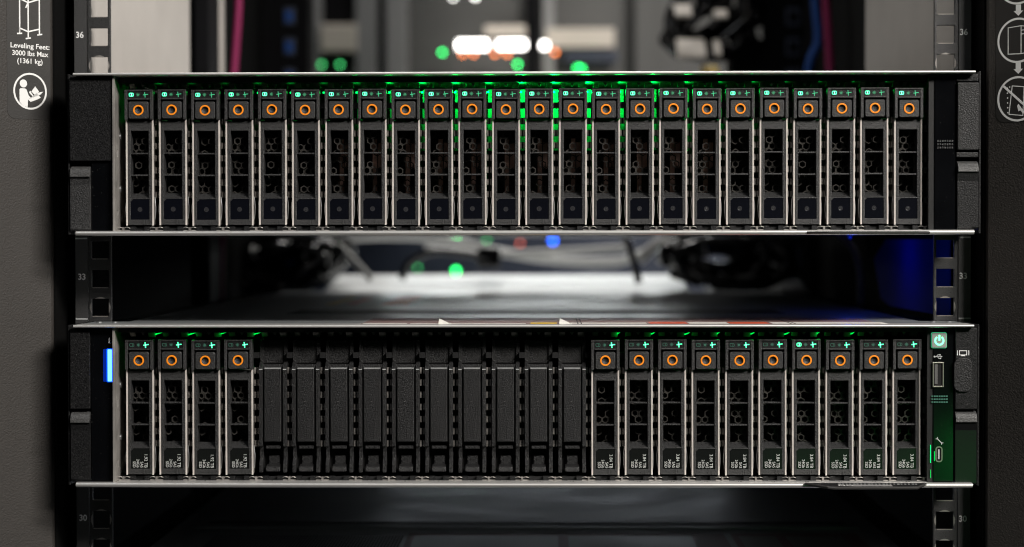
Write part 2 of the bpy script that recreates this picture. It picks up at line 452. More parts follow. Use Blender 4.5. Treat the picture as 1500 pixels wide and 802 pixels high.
# mounting rails with square holes
holes = []
for u in range(-9, 8):
    for dz in (6.35, 22.225, 38.1): holes.append(u*U + dz)
holes.sort()
hs = 4.83
for side in (-1, 1):
    xc = side*232.55
    if side < 0: x0, x1 = -238.95, -226.3
    else: x0, x1 = 226.3, 239.4
    zs = [-9*U]
    for h in holes: zs += [h-hs, h+hs]
    zs.append(8*U)
    nz = len(zs)-1
    sol = lambda i, j: not (i == 1 and j % 2 == 1)
    rail = MB().grid_plate([x0, xc-hs, xc+hs, x1], zs, sol, 0.0, 2.4).build("mounting_rail", "rail", rack, (0,0,RZ), bevel=0.35, seg=2)
    xs0, xs1 = ((-246.1, -239.3) if side < 0 else (239.75, 246.4))
    MB().box(xs0, xs1, -0.6, 1.8, -9*U, 8*U).build("number_strip", "rail_strip", rail)
    # pale strips along the lower hole edges, nut cages on some
    for h in holes:
        if -180 < h < 140:
            nb = MB().box(xc-4.2, xc+4.2, -0.12, 0.6, h-hs-0.28, h-hs+0.02)
            nb.build("pale_edge", "rail_edge", rail)
            if abs(((h/U) % 1) - 0.143) < 0.02 or abs(h + 3.5*U) < 1:
                mb = MB()
                for a0 in (0,90,180,270):
                    pts = [(xc+ (hs+0.9*math.sin(math.pi*k/8))*math.cos(math.radians(a0)) - (k-4)*0.75*math.sin(math.radians(a0)),
                            h + (hs+0.9*math.sin(math.pi*k/8))*math.sin(math.radians(a0)) + (k-4)*0.75*math.cos(math.radians(a0))) for k in range(9)]
                    if a0 != 270: mb.prism_y(pts, -0.1, 0.5)
                mb.build("nut_cage", "zinc_dark", rail)
    for num, uu in ((36,2),(33,-1),(30,-4),(35,1),(34,0),(32,-2),(31,-3),(37,3),(29,-5)):
        zc = (uu+0.5)*U + 0.9
        text(str(num), 4.7, rail, ((-243.1 if side<0 else 242.3)+(0.6 if side<0 and uu<0 else 0), -0.66, zc), "white_print", sx=0.95, name="unit_number")
        MB().box(xs0+0.1, xs1-0.1, -0.68, -0.5, uu*U-0.35, uu*U+0.35).build("unit_tick", "grey_print", rail)

# inner side panels and rear posts of the rack
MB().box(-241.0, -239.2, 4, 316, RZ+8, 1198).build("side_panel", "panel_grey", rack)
MB().box(-241.0, -239.2, 4, 316, 2, RZ+7).build("side_panel", "frame_inner", rack)  # lower part coloured black for the shade between the servers
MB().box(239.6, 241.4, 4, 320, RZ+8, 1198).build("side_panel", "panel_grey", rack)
MB().box(239.6, 241.4, 4, 320, 2, RZ+7).build("side_panel", "frame_inner", rack)  # same black lower part, shade put into the colour
MB().box(-262, -258, 62, 900, 2, 1198).build("side_panel", "frame_inner", rack)
MB().box(258, 262, 62, 900, 2, 1198).build("side_panel", "frame_inner", rack)

for zz in (UPZ, LOZ, BTZ):  # slides made as solid blocks, added to stop light leaking past the servers
    for x0, x1 in ((-239.0, -218.6), (220.0, 239.3)):
        MB().box(x0, x1, 4, 640, RZ+zz+3, RZ+zz+84).build("mounting_slide", "frame_inner", rack)

# ------------------------------------------------------------------ drive carriers
PITCH = 17.713
def make_carrier(upper, variant):
    t = empty("drive_carrier")
    # head frame
    xs = [-7.5, -5.95, 5.95, 7.5]; zs = [55.9, 66.5, 67.2, 70.9, 71.8]
    MB().grid_plate(xs, zs, lambda i, j: not (i == 1 and j in (0, 2)), -1.5, 4).build("head_frame", "plastic", t, bevel=0.22)
    lw = MB().box(-5.95, 5.95, -1.15, 3.4, 67.2, 70.9).build("indicator_window", "plastic_fine", t)
    a, b, c = ("icon_lit", "icon_dim", "icon_mid") if upper else (("icon_lit" if variant == 'lit' else "icon_off"), "icon_off", "icon_lit")
    zc = 69.15
    mb = MB(); mb.prism_y(rrect(-5.2, -2.55, zc-1.05, zc+1.05, 0.75), -1.27, -1.16)
    if a == "icon_lit":
        o = mb.build("disk_icon", a, lw)
        MB().prism_y(rrect(-4.72,-3.95,zc-0.55,zc+0.55,0.25), -1.33, -1.28).build("icon_cutout", "icon_off", o)
        MB().prism_y(rrect(-3.55,-3.05,zc-0.5,zc+0.5,0.2), -1.33, -1.28).build("icon_cutout", "icon_off", o)
        MB().prism_y(rrect(-3.98,-3.68,zc-0.8,zc+0.8,0.1), -1.34, -1.28).build("icon_core", "icon_core", o)
    else:
        mb = MB()
        P = rrect(-5.0, -2.75, zc-0.75, zc+0.75, 0.5)
        mb.stroke(P + [P[0]], 0.22, -1.24, -1.16); mb.stroke([(-3.55, zc-0.7), (-3.55, zc+0.7)], 0.22, -1.3, -1.16)
        mb.build("disk_icon", a, lw)
    mb = MB(); mb.disc_y(-0.35, zc, 0.62, -1.24, -1.16, 12)
    for k in range(8):
        an = k*math.pi/4; mb.stroke([(-0.35+0.5*math.cos(an), zc+0.5*math.sin(an)), (-0.35+1.0*math.cos(an), zc+1.0*math.sin(an))], 0.18, -1.22-0.003*k, -1.16)
    mb.build("activity_icon", b, lw)
    mb = MB(); wd = 0.36 if upper else 0.62
    mb.stroke([(2.5, zc-0.1), (3.7, zc-0.1)], wd, -1.24, -1.16); mb.stroke([(3.4, zc+0.1), (5.0, zc+0.25)], wd*0.9, -1.26, -1.16)
    mb.stroke([(3.25, zc+1.25), (3.35, zc-0.2)], wd, -1.28, -1.16); mb.stroke([(3.4, zc+0.1), (3.5, zc-1.35)], wd, -1.30, -1.16)
    mb.build("health_icon", c, lw)
    if c == "icon_lit":
        MB().disc_y(3.45, zc, 0.36, -1.37, -1.3, 10).build("icon_core", "icon_core", lw)
    # release button with a dished centre
    n = 40; cz = 60.9
    def sq(hx, zlo, zhi, y):
        out = []
        for i in range(n):
            an = 2*math.pi*(i+0.5)/n; cx, sx_ = math.cos(an), math.sin(an); k = 1/max(abs(cx), abs(sx_))
            out.append((cx*k*hx, y, (zlo+zhi)/2 + sx_*k*(zhi-zlo)/2))
        return out
    def ci(r, y): return [(r*math.cos(2*math.pi*(i+0.5)/n), y, cz+r*math.sin(2*math.pi*(i+0.5)/n)) for i in range(n)]
    btn = MB().loft([sq(5.3,56.3,65.5,3.5), sq(5.3,56.3,65.5,-1.7), sq(5.0,56.6,65.2,-2.05), ci(3.15,-2.05), ci(2.95,-1.8), ci(1.95,-1.8), ci(1.7,-1.35), ci(1.2,-1.05), ci(0.6,-0.92)]).build("release_button", "plastic", t)
    MB().ring_y(0, cz, 1.97, 2.80, -2.16, -1.7, 44).build("button_ring", "orange", btn, bevel=0.1)
    MB().box(-5.95, 5.95, 3.6, 4.6, 55.9, 66.5).build("head_back", "void", t)
    # lever
    xs = [-6.35, -5.0, -4.75, 4.75, 5.0, 6.35]; zs = [0.0, 2.9, 13.8, 14.3, 50.1, 55.2]
    def sol(i, j):
        if j == 1: return i in (0, 4)
        if j == 3: return i in (0, 1, 3, 4)
        return True
    MB().grid_plate(xs, zs, sol, 1.2, 7.5).build("lever", "plastic", t, bevel=0.18)
    for z in (38.1, 26.5):
        MB().box(-4.74, 4.74, 1.7, 6.5, z-0.38, z+0.38).build("cross_bar", "plastic", t, bevel=0.12)
    MB().prism_x([(1.3,14.31),(7.4,14.31),(7.4,16.9),(6.2,16.9)], -4.74, 4.74).build("ramp", "plastic", t)
    # label window
    pts = [(-4.95,2.95),(4.95,2.95),(4.95,13.75),(-3.6,13.75),(-4.95,12.4)]
    win = MB().prism_y(pts, 1.5 if not upper else 1.45, 5).build("label_window", "gloss_window" if upper else "matte_window", t)
    MB().prism_y([(-4.95,13.75),(-4.95,12.45),(-3.65,13.75)], 1.3, 5).build("window_corner", "plastic", win)
    if upper:
        mb = MB()
        loops = []
        for r, y in ((1.3,1.44),(1.15,1.30),(0.95,1.30),(0.75,1.44),(0.5,1.44),(0.42,1.2),(0.2,1.12)):
            loops.append([(r*math.cos(2*math.pi*i/16)-0.1, y, 8.3+r*math.sin(2*math.pi*i/16)) for i in range(16)])
        mb.loft(loops, cap0=False).build("window_stud", "stud_plastic", win, smooth=True)
    else:
        for s, x in ((("1.92 TB" if variant == '1.92' else "3.84 TB"), 2.95), ("SAS", 0.75), ("24Gb", -1.35), ("SSD", -3.35)):
            text(s, 2.4 if "TB" in s else 2.1, win, (x, 1.45, 3.5), "label_print", rot=math.pi/2, sx=0.98, align='RIGHT', name="lettering")
    # side plates whose bright front edges frame the lever
    for s in (-1, 1):
        x0, x1 = sorted((s*6.5, s*7.4))
        MB().box(x0, x1, 0.9, 1.6, -0.3, 56.0).build("edge_strip", "strip", t, bevel=0.2)
        x0, x1 = sorted((s*6.6, s*7.4))
        MB().box(x0, x1, 1.6, 80, 0.3, 55.6).build("side_plate", "zinc_dark", t)
        MB().tube([(s*7.4, 4, 15), (s*8.0, 3.5, 9), (s*7.6, 3.2, 3)], 0.22, 6, 4).build("spring_clip", "steel", t)
    MB().box(-6.55, 6.55, 8, 80, 54.6, 55.4).build("top_plate", "zinc_dark", t)  # cover added to keep green bay light out of the lever windows
    # vent grille deep in the lever
    mb = MB(); R = 2.2
    for iz in range(-1, 12):
        for ix in range(-1, 3):
            x = -3.6 + ix*3.7 + (1.85 if iz % 2 else 0); z = 16 + iz*3.2
            if z < 15 or z > 49.5: continue
            if abs(x) > 4.9: continue
            if random.random() < 0.34: continue
            jy = random.uniform(0, 2.5); R = random.uniform(1.9, 2.3)
            vs = []; fs = []
            for k in range(6):
                an = math.pi/6 + k*math.pi/3
                for rr, y in ((R,6.0),(R-0.55,6.0),(R-0.62,8.5)):
                    xx = max(-4.7, min(4.7, x+rr*math.cos(an)))
                    vs.append((xx, y+jy, z+rr*math.sin(an)))
            for k in range(6):
                a_, b_ = 3*k, 3*((k+1)%6)
                fs += [(a_, b_, b_+1, a_+1), (a_+1, b_+1, b_+2, a_+2)]
            mb.add(vs, fs)
    mb.build("vent_grille", "grille_metal", t)
    bm_ = MB().box(-6.3, 6.3, 22, 24, 0.5, 55).build("drive_body", "void", t)
    if upper and variant == 'copper':
        MB().box(-0.9, 1.5, 12.3, 13.2, 17, 46).build("circuit_board", "copper_board", bm_)
        MB().box(2.0, 4.4, 12.3, 13.2, 30, 44).build("circuit_board", "copper_board", bm_)
    return t

def make_blank():
    t = empty("bay_blank")
    M_ = "plastic_blank"
    prof = [(40,71.5),(5.8,71.5),(5.6,69.5),(6.0,68.5),(6.0,60),(4.4,59.4),(1.3,56.8),(1.3,55.8),(1.3,15),(3.6,14.4),(4.2,12),(4.2,8),(1.6,5.2),(1.6,1.0),(40,1.0)]
    for s in (-1, 1):
        x0, x1 = sorted((s*5.4, s*7.35))
        MB().prism_x(prof, x0, x1).build("side_rail", M_, t, bevel=0.15)
        MB().box(x0+0.1, x1-0.1, 1.12, 1.6, 55.75, 56.2).build("tip_highlight", "grey_print", t)  # pale block that paints the highlight on each rail tip
    MB().box(-5.35, 5.35, 7.2, 9, 59.2, 71).build("upper_plate", M_, t)
    MB().box(-4.5, 4.5, 0.6, 7, 17.5, 56.3).build("front_panel", M_, t, bevel=0.35)
    MB().box(-4.3, 4.3, 0.75, 2.5, 56.45, 56.8).build("panel_ridge", "grey_print", t)
    MB().box(-5.35, 5.35, 3.4, 9, 16.9, 58.6).build("body", M_, t)
    MB().box(-3.9, 3.9, 2.2, 9, 13.6, 15.2).build("lower_lip", M_, t, bevel=0.2)
    MB().box(-5.3, 5.3, 10, 11, 0.9, 16.5).build("recess_back", "void", t)
    MB().box(-2.7, 2.9, 6.8, 9.9, 5.0, 9.4).build("latch_back", M_, t)
    MB().prism_x([(0.9,1.6),(6.7,1.6),(6.7,5.0),(1.4,4.1)], -3.7, 3.7).build("latch", M_, t, bevel=0.2)
    return t

ORD = ["first","second","third","fourth","fifth","sixth","seventh","eighth","ninth","tenth","eleventh","twelfth"]
UP = (1.4, UPZ); LO = (0.9, LOZ); BT = (0.7, BTZ)      # server x centre and base height
DY = -40.0
protos = {}
def place(key, maker, loc):
    if key not in protos:
        o = protos[key] = maker()
    else:
        o = copy_tree(protos[key])
    o.location = Vector(loc)*MM
    o.rotation_euler = (0, random.uniform(-0.0025, 0.0025), 0)
    return o
for i in range(24):
    x = UP[0] + (i-11.5)*PITCH
    v = 'copper' if 6 <= i <= 17 else 'plain'
    o = place(('u', v, i % 4), lambda v=v: make_carrier(True, v), (x, DY + random.uniform(-0.25,0.25), UP[1]+5.7 + 0.18*math.sin(i*2.1)))
    if i == 0: L = "drive carrier with orange ring at the far left end of the upper server"
    elif i == 23: L = "drive carrier with orange ring at the far right end of the upper server"
    elif i < 12: L = f"drive carrier with orange ring, {ORD[i]} from the left in the upper server"
    else: L = f"drive carrier with orange ring, {ORD[23-i]} from the right in the upper server"
    tag(o, L, "drive", "drive carriers in the upper server")
for i in range(24):
    x = LO[0] + (i-11.5)*PITCH
    z = LO[1]+5.7
    if i < 4:
        o = place(('l', '1.92', i % 2), lambda: make_carrier(False, '1.92'), (x, DY + random.uniform(-0.25,0.25), z + 0.15*math.sin(i*2.3)))
        tag(o, f"1.92 TB drive carrier with orange ring, {ORD[i]} from the left in the lower server", "drive", "1.92 TB drive carriers in the lower server")
    elif i < 14:
        o = place(('blank', 0), make_blank, (x + 0.1, DY + random.uniform(-0.2,0.2), z))
        tag(o, f"black plastic bay blank, {ORD[i-4]} from the left in the lower server", "bay blank", "bay blanks in the lower server")
    else:
        lit = (i == 20)
        o = place(('l', '3.84', lit, i % 3), lambda lit=lit: make_carrier(False, 'lit' if lit else '3.84'), (x, DY + random.uniform(-0.25,0.25), z + 0.15*math.sin(i*1.7)))
        r = 23-i
        L = "3.84 TB drive carrier at the far right end of the lower server" if r == 0 else f"3.84 TB drive carrier with orange ring, {ORD[r]} from the right in the lower server"
        tag(o, L, "drive", "3.84 TB drive carriers in the lower server")

# ------------------------------------------------------------------ server chassis
def hemi(y0, y1, z0, z1, n=10, r=None):
    """rolled lip profile in y,z: rounded towards the viewer"""
    zc, h = (z0+z1)/2, (z1-z0)/2
    d = r or h
    return [(y1, z1)] + [(y0+d-d*math.sin(math.pi*k/n), zc+h*math.cos(math.pi*k/n)) for k in range(n+1)] + [(y1, z0)]

def make_server(X0, Z0, name, label, which):
    s = tag(empty(name, (X0, 0, Z0)), label, "server")
    DEEP = 640
    lid = MB().prism_x(hemi(-50, -30, 84.3, 85.8), -236.6, 236.9).build("lid", "lip_steel", s, smooth=True)
    MB().box(-216.9, 216.9, -29.9, DEEP, 84.9, 85.75).build("lid_sheet", "lid_steel", lid)
    tray = MB().prism_x(hemi(-50, -46, 0, 2.55), -235.6, 236.4).build("bottom_lip", "lip_steel", s, smooth=True)
    MB().box(-216.9, 216.9, -45.9, DEEP, 0.9, 2.3).build("bottom_sheet", "steel", tray)
    MB().box(-216.5, 216.5, DEEP-2, DEEP, 2.4, 84.8).build("rear_wall", "plastic_dark", s)
    # side walls of the bay, left one bare metal with punched holes and rivets
    lw = MB().grid_plate([-47.5, -41, -39, -24, -21.5, -12], [2.4, 9.5,13.5, 27,29.5, 42,46, 58,60, 84.2], lambda i, j: not ((i == 1 and j in (1,5)) or (i == 3 and j in (1,3,5,7))), 0, 1.15)
    # plate was made facing -y: turn it to face +x
    lw.v = [(-215.25 - y, x, z) for x, y, z in lw.v]
    wall = lw.build("bay_wall", "wall_steel", s, bevel=0.12)
    MB().box(-216.9, -215.2, -11.9, DEEP-3, 2.4, 84.2).build("bay_wall", "plastic_dark", s)
    for z in (25.0, 53.0):
        mb = MB(); lo = []
        for r, d in ((1.9,0.0),(1.8,0.5),(1.2,0.9),(0.5,1.0)):
            lo.append([(-215.2+d, -33+r*math.cos(2*math.pi*k/14), z+r*math.sin(2*math.pi*k/14)) for k in range(14)])
        mb.loft(lo).build("rivet", "steel", wall, smooth=True)
    MB().box(213.6, 216.9, -44, DEEP-3, 2.6, 84.0).build("bay_wall", "plastic_dark", s)
    for z in (18, 34, 40, 56, 66):
        MB().box(212.3, 213.5, -41, -30, z-1.6, z+1.6).build("wall_clip", "plastic_fine", s, bevel=0.2)
    # bay ceiling and floor rails between the carriers
    MB().box(-215.0, 213.4, -38, -6, 81.3, 84.2).build("bay_ceiling", "plastic_dark", s)
    MB().box(-215.0, 213.4, -36, -6, 2.6, 4.4).build("bay_floor", "plastic_dark", s)
    MB().box(-215.0, 213.4, 42, 44, 4.5, 81.2).build("backplane", "plastic_dark", s)
    for i in range(25):
        x = (i-12)*PITCH
        # ladder shaped divider: sheet edges with rungs
        if 0 < i < 24:
            zs = [5.0, 17.0]; z = 17.0
            while z < 62: zs += [z+3.25, z+6.5]; z += 6.5
            div = MB().grid_plate([x-1.25, x-0.35, x+0.35, x+1.25], zs, lambda a, b: (b % 2 == 0 and b > 0 and a != 1) , -35.5, -33.5)
            d_ = div.build("bay_divider", "zinc_dark", s)
            MB().box(x-0.3, x+0.3, -12, 40, 5.0, 78.0).build("divider_sheet", "plastic_dark", d_)
            rz = [17.0+3.25, 17.0+6.5]; web = MB()
            while rz[1] < 69: web.box(x-1.3, x+1.3, -33.3, -32.8, rz[0], rz[1]); rz = [rz[0]+6.5, rz[1]+6.5]
            web.box(x-1.45, x+1.45, -37, -31, 67.6, 70.6)
            web.build("divider_web", "plastic_dark", d_)
        # floor clip with two leaf springs
        mb = MB().box(x-0.45, x+0.45, -40.2, -37, 2.7, 4.6)
        mb.box(x-3.4, x+3.4, -39.4, -37.2, 2.6, 3.0)
        for sg_ in (-1, 1):
            mb.tube([(x+sg_*0.6, -39.5, 4.2), (x+sg_*2.2, -39.8, 4.6), (x+sg_*3.8, -39.0, 4.0)], 0.22, 6, 4)
        mb.build("floor_clip", "zinc_dark", s)
        if i < 24:
            xm = x + PITCH/2
            MB().box(xm-5.2, xm-2.4, -39.5, -34, 2.5, 4.9).build("floor_rib", "plastic_fine", s)
            MB().box(xm+2.4, xm+5.2, -39.5, -34, 2.5, 4.9).build("floor_rib", "plastic_fine", s)
            # metal tabs under the ceiling, added to catch irregular green glints
            mb = MB()
            mb.prism_x([(-33,81.2),(-30,81.2),(-27,79.2),(-31,78.9)], xm-6.6, xm-3.6)
            mb.prism_x([(-33,81.2),(-30,81.2),(-26,79.6),(-31,78.5)], xm+3.2, xm+6.8)
            mb.prism_y([(xm-1.0,81.2),(xm+1.2,81.2),(xm+0.3,79.4),(xm-0.2,79.6)], -30, -28)
            mb.build("glint_tab", "zinc_dark", s)
    # bay numbers printed on the bottom lip
    if which == 'lo':
        MB().box(-214.8, 213.4, -46.2, -38.6, 2.35, 2.62).build("number_ledge", "lip_steel", s)
        for i in range(24):
            o = text(str(i), 2.6, s, ((i-11.5)*PITCH, -42.6, 2.66), "black_print", name="bay_number")
            o.rotation_euler = (0, 0, 0)
    return s

def ear_shell(s, side):
    """thin outer flange and top/bottom caps of an ear"""
    x0, x1 = sorted((side*236.95, side*240.9))
    MB().box(min(side*239.9, side*240.9), max(side*239.9, side*240.9), -44, -2, 0.6, 85.6).build("ear_flange", "plastic_fine", s, bevel=0.2)
    x0, x1 = sorted((side*217.1, side*236.2))
    MB().box(x0, x1, -29.9, -1, 84.2, 85.7).build("ear_cap", "lid_steel", s, bevel=0.2)
    for px in (0.25, 0.7):
        cx = side*(217.1+19.1*px)
        MB().prism_z([(cx+1.7*math.cos(k*math.pi/7), -16+1.7*math.sin(k*math.pi/7)) for k in range(14)], 85.7, 86.25).build("cap_rivet", "steel", s)
    x0, x1 = sorted((side*216.95, side*239.8))
    MB().box(x0, x1, -36, -1, 2.7, 84.1).build("ear_core", "plastic_dark", s)

def latch_lip(s, x0, x1, z):
    MB().prism_x([(-40,z+1.0),(-43.2,z+0.9),(-45.6,z-0.2),(-47.0,z-2.4),(-47.3,z-4.6),(-46.5,z-4.9),(-40,z-4.9)], x0+0.2, x1-0.2).build("latch_lip", "scoop", s, bevel=0.2)

def handle(s, side, z_top, z_mid, z_bot, xi, xo, scoop_mat="plastic"):
    """two stacked blocks with a finger scoop between them"""
    x0, x1 = sorted((side*xi, side*xo))
    MB().box(x0, x1, -46, -36.1, z_mid+2.6, z_top).build("ear_cover", "plastic_fine", s, bevel=0.45, seg=3)
    prof = [(-36.1, z_bot), (-45, z_bot), (-45.6, z_bot+1.0), (-45.4, z_mid-9), (-45.9, z_mid-5.2), (-46.6, z_mid-3.6)]
    for k in range(7):
        a = k/6*math.pi/2
        prof.append((-46.6+4.4*math.sin(a)*1.0, z_mid-3.4+4.2*(1-math.cos(a))))
    prof.append((-36.1, z_mid+0.9))
    MB().prism_x(prof, x0, x1).build("finger_latch", scoop_mat, s, bevel=0.25, smooth=False)
    latch_lip(s, x0, x1, z_mid)

def zpx(py, server):                     # photo row on the ear face to height above the server base
    return at(768, py, -45).z - server[1]

# ---- upper server
su = make_server(*UP, "rack_server", "upper rack server, silver edged, filled with twenty-four drive carriers", 'up')
for sd in (-1, 1): ear_shell(su, sd)
MB().box(-239.4, -216.55, -46.2, -36.1, 39.6, 84.0).build("ear_cover", "plastic_fine", su, bevel=0.5, seg=3)
handle(su, -1, 39.5, 35.8, 2.8, 228.6, 239.4)
for o in [c for c in su.children if c.name.startswith("ear_cover")][1:]:
    bpy.data.objects.remove(o)
MB().box(-228.3, -216.55, -44.2, -36.1, 2.8, 39.4).build("ear_panel", "gloss_black", su, bevel=0.3)
pan = MB().box(216.6, 227.6, -44.6, -36.1, 2.7, 84.0).build("ear_panel", "gloss_black", su, bevel=0.3)
mb = MB()
for r_ in range(3):
    for c_ in range(7):
        mb.box(218.0+c_*1.25, 218.0+c_*1.25+0.7, -45.0, -44.5, 45.2+r_*1.75, 46.2+r_*1.75)
mb.build("vent_slots", "plastic", pan)
MB().box(228.3, 239.4, -46.4, -36.1, 44.4, 79.8).build("ear_cover", "ear_grain", su, bevel=0.5, seg=3)
MB().box(227.9, 239.4, -45.2, -36.1, 40.6, 43.2).build("ear_bar", "ear_grain", su, bevel=0.4)
MB().box(227.9, 239.4, -45.0, -36.1, 80.4, 84.0).build("ear_bar", "plastic_fine", su, bevel=0.4)
prof = [(-36.1,3.0),(-45.6,3.0),(-46,4),(-45.6,28),(-46.2,32.5),(-46.4,35.0)] + [(-46.4+5*math.sin(k/6*math.pi/2), 35.0+2.8*(1-math.cos(k/6*math.pi/2))) for k in range(1,7)] + [(-36.1,37.8)]
MB().prism_x(prof, 228.3, 239.4).build("finger_latch", "plastic_fine", su, bevel=0.25)
latch_lip(su, 228.3, 239.4, 37.6)

# ---- lower server
sl = make_server(*LO, "rack_server", "lower rack server with fourteen drives, ten black blanks, blue light and power button", 'lo')
for sd in (-1, 1): ear_shell(sl, sd)
handle(sl, -1, 84.0, 38.6, 3.0, 228.8, 239.3, "plastic_fine")
ep = MB().box(-228.5, -216.5, -44.4, -36.1, 2.8, 84.0).build("ear_panel", "gloss_black", sl, bevel=0.3)
h1, h0 = zpx(512, LO), zpx(559, LO)
bar = MB().prism_y(rrect(-219.5, -217.35, h0, h1, 0.35), -45.0, -44.3).build("health_light", "blue_bar", sl)
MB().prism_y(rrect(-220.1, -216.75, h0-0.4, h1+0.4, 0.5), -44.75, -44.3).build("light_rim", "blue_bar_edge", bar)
MB().prism_y(rrect(-222.0, -220.15, h0-0.2, h1+0.2, 0.6), -44.6, -44.3).build("halo_strip", "blue_bar_halo", bar)  # glowing strip added for the blue halo beside the bar
text("i", 4.4, ep, (-218.6, -44.5, zpx(499, LO)), "white_print", name="information_icon", sx=1.4)
MB().box(-219.3, -217.7, -44.5, -44.3, zpx(503,LO), zpx(502,LO)).build("information_icon", "white_print", ep)
mb = MB(); P = rrect(-220.6, -216.9, zpx(584, LO), zpx(487, LO), 0.4)
# right ear
rp = MB().box(216.6, 227.4, -44.6, -36.1, 2.7, 84.2).build("ear_panel", "gloss_black", sl, bevel=0.3)
def xpx(px, py=600): return at(px, py, -45).x - LO[0]
pb = MB().prism_y(rrect(xpx(1364.6), xpx(1386), zpx(509.8,LO), zpx(488.4,LO), 0.8), -45.6, -44.5).build("power_button", "power_grey", sl, bevel=0.2)
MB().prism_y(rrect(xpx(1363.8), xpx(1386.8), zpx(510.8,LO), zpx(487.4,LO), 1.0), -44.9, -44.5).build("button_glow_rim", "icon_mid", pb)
pcx, pcz = xpx(1375.4), zpx(499.6, LO)
mb = MB()
arc = [(pcx+2.15*math.sin(a), pcz+2.15*math.cos(a)) for a in [math.radians(40+280*k/24) for k in range(25)]]
mb.stroke(arc, 0.85, -45.7, -45.6); mb.stroke([(pcx, pcz+0.3), (pcx, pcz+2.7)], 0.9, -45.72, -45.6)
mb.build("power_symbol", "power_green", pb)
# usb mark
ux, uz = xpx(1374.4), zpx(523, LO)
mb = MB(); q = 0.3
mb.stroke([(ux-1.9,uz),(ux+1.6,uz)], q, -44.68, -44.6); mb.disc_y(ux-1.9, uz, 0.5, -44.69, -44.6, 10)
mb.prism_y([(ux+1.5,uz-0.45),(ux+2.3,uz),(ux+1.5,uz+0.45)], -44.69, -44.6)
mb.stroke([(ux-1.0,uz),(ux-0.2,uz+0.95),(ux+0.7,uz+0.95)], q, -44.70, -44.6); mb.box(ux+0.6,ux+1.3,-44.70,-44.6,uz+0.6,uz+1.3)
mb.stroke([(ux-0.4,uz),(ux+0.3,uz-0.95),(ux+0.9,uz-0.95)], q, -44.71, -44.6); mb.disc_y(ux+1.1, uz-0.95, 0.42, -44.70, -44.6, 10)
mb.build("usb_mark", "grey_print", rp)
# usb port
a, b, c, d = xpx(1366), xpx(1382.2), zpx(567.5, LO), zpx(531, LO)
port = MB().grid_plate([a, a+0.6, b-0.6, b], [c, c+0.6, d-0.6, d], lambda i, j: not (i == 1 and j == 1), -45.4, -40).build("usb_port", "port_shell", sl, bevel=0.12)
MB().box(a+0.62, b-0.62, -44.62, -44.55, c+0.62, d-0.62).build("port_opening", "void", port)
MB().box(a+1.1, a+2.6, -45.2, -44.63, c+1.6, d-1.1).build("port_tongue", "far_grey", port)
mb = MB()
for r_ in range(3):
    for c_ in range(7):
        zz = zpx(590.5, LO)+r_*1.55
        mb.box(xpx(1364.5)+c_*1.27, xpx(1364.5)+c_*1.27+0.95, -44.85, -44.55, zz, zz+0.75)
mb.build("vent_slots", "icon_off", rp)
# wrench mark and small service port
wx, wz = xpx(1376.5), zpx(646, LO)
mb = MB(); mb.stroke([(wx-1.0,wz+1.0),(wx+1.0,wz-1.0)], 0.5, -44.68, -44.6)
for sg_ in (-1, 1):
    ex, ez = wx-sg_*1.1, wz+sg_*1.1
    mb.stroke([(ex, ez), (ex-sg_*0.75, ez-sg_*0.05)], 0.42, -44.70, -44.6); mb.stroke([(ex, ez), (ex+sg_*0.05, ez+sg_*0.75)], 0.42, -44.72, -44.6)
mb.build("wrench_mark", "grey_print", rp)
a, b, c, d = xpx(1370.3), xpx(1380.6), zpx(677, LO), zpx(654, LO)
P = rrect(a, b, c, d, 1.6); n_ = len(P); Q = rrect(a+0.55, b-0.55, c+0.55, d-0.55, 1.2)
port2 = MB().loft([[(x,-44.5,z) for x,z in P], [(x,-45.3,z) for x,z in P], [(x,-45.3,z) for x,z in Q], [(x,-44.62,z) for x,z in Q]], cap0=False, cap1=False).build("service_port", "port_shell", sl)
MB().prism_y(Q, -44.66, -44.56).build("port_opening", "void", port2)
MB().box((a+b)/2-0.45, (a+b)/2+0.35, -45.1, -44.67, c+1.6, d-1.6).build("port_tongue", "grey_print", port2)
MB().box(a-0.62, a-0.25, -44.75, -44.5, c+0.6, d-2.6).build("light_guide", "guide_green_dim", port2)
mb = MB().box(xpx(1363), xpx(1363)+0.28, -44.85, -44.55, zpx(678, LO), zpx(652, LO))
MB().box(xpx(1363.2), xpx(1363.2)+0.25, -44.85, -44.55, zpx(700, LO), zpx(688, LO)).build("light_guide", "guide_green_dim", rp)
mb.build("light_guide", "green_led", rp)
# right handle with video port cover
MB().box(227.9, 239.4, -46.0, -36.1, 41.0, 84.0).build("ear_cover", "plastic_fine", sl, bevel=0.5, seg=3)
a, b, c, d = xpx(1396.3), xpx(1423), zpx(574, LO), zpx(525, LO)
MB().prism_y(rrect(a, b, c, d, 3.6, 7), -47.1, -45.9).build("port_cover", "ear_grain", sl, bevel=0.3)
mx, mz = xpx(1410), zpx(517.3, LO)
mb = MB(); P = [(mx-1.9,mz-1.1),(mx+1.9,mz-1.1),(mx+1.9,mz+1.1),(mx-1.9,mz+1.1),(mx-1.9,mz-1.1)]
mb.stroke(P, 0.36, -46.1, -46.0); mb.stroke([(mx-3.0,mz-1.2),(mx-3.0,mz+1.2)], 0.36, -46.12, -46.0); mb.stroke([(mx+3.0,mz-1.2),(mx+3.0,mz+1.2)], 0.36, -46.12, -46.0)
mb.stroke([(mx-0.8,mz-1.5),(mx+0.8,mz-1.5)], 0.4, -46.14, -46.0)
mb.build("monitor_mark", "white_print", sl)
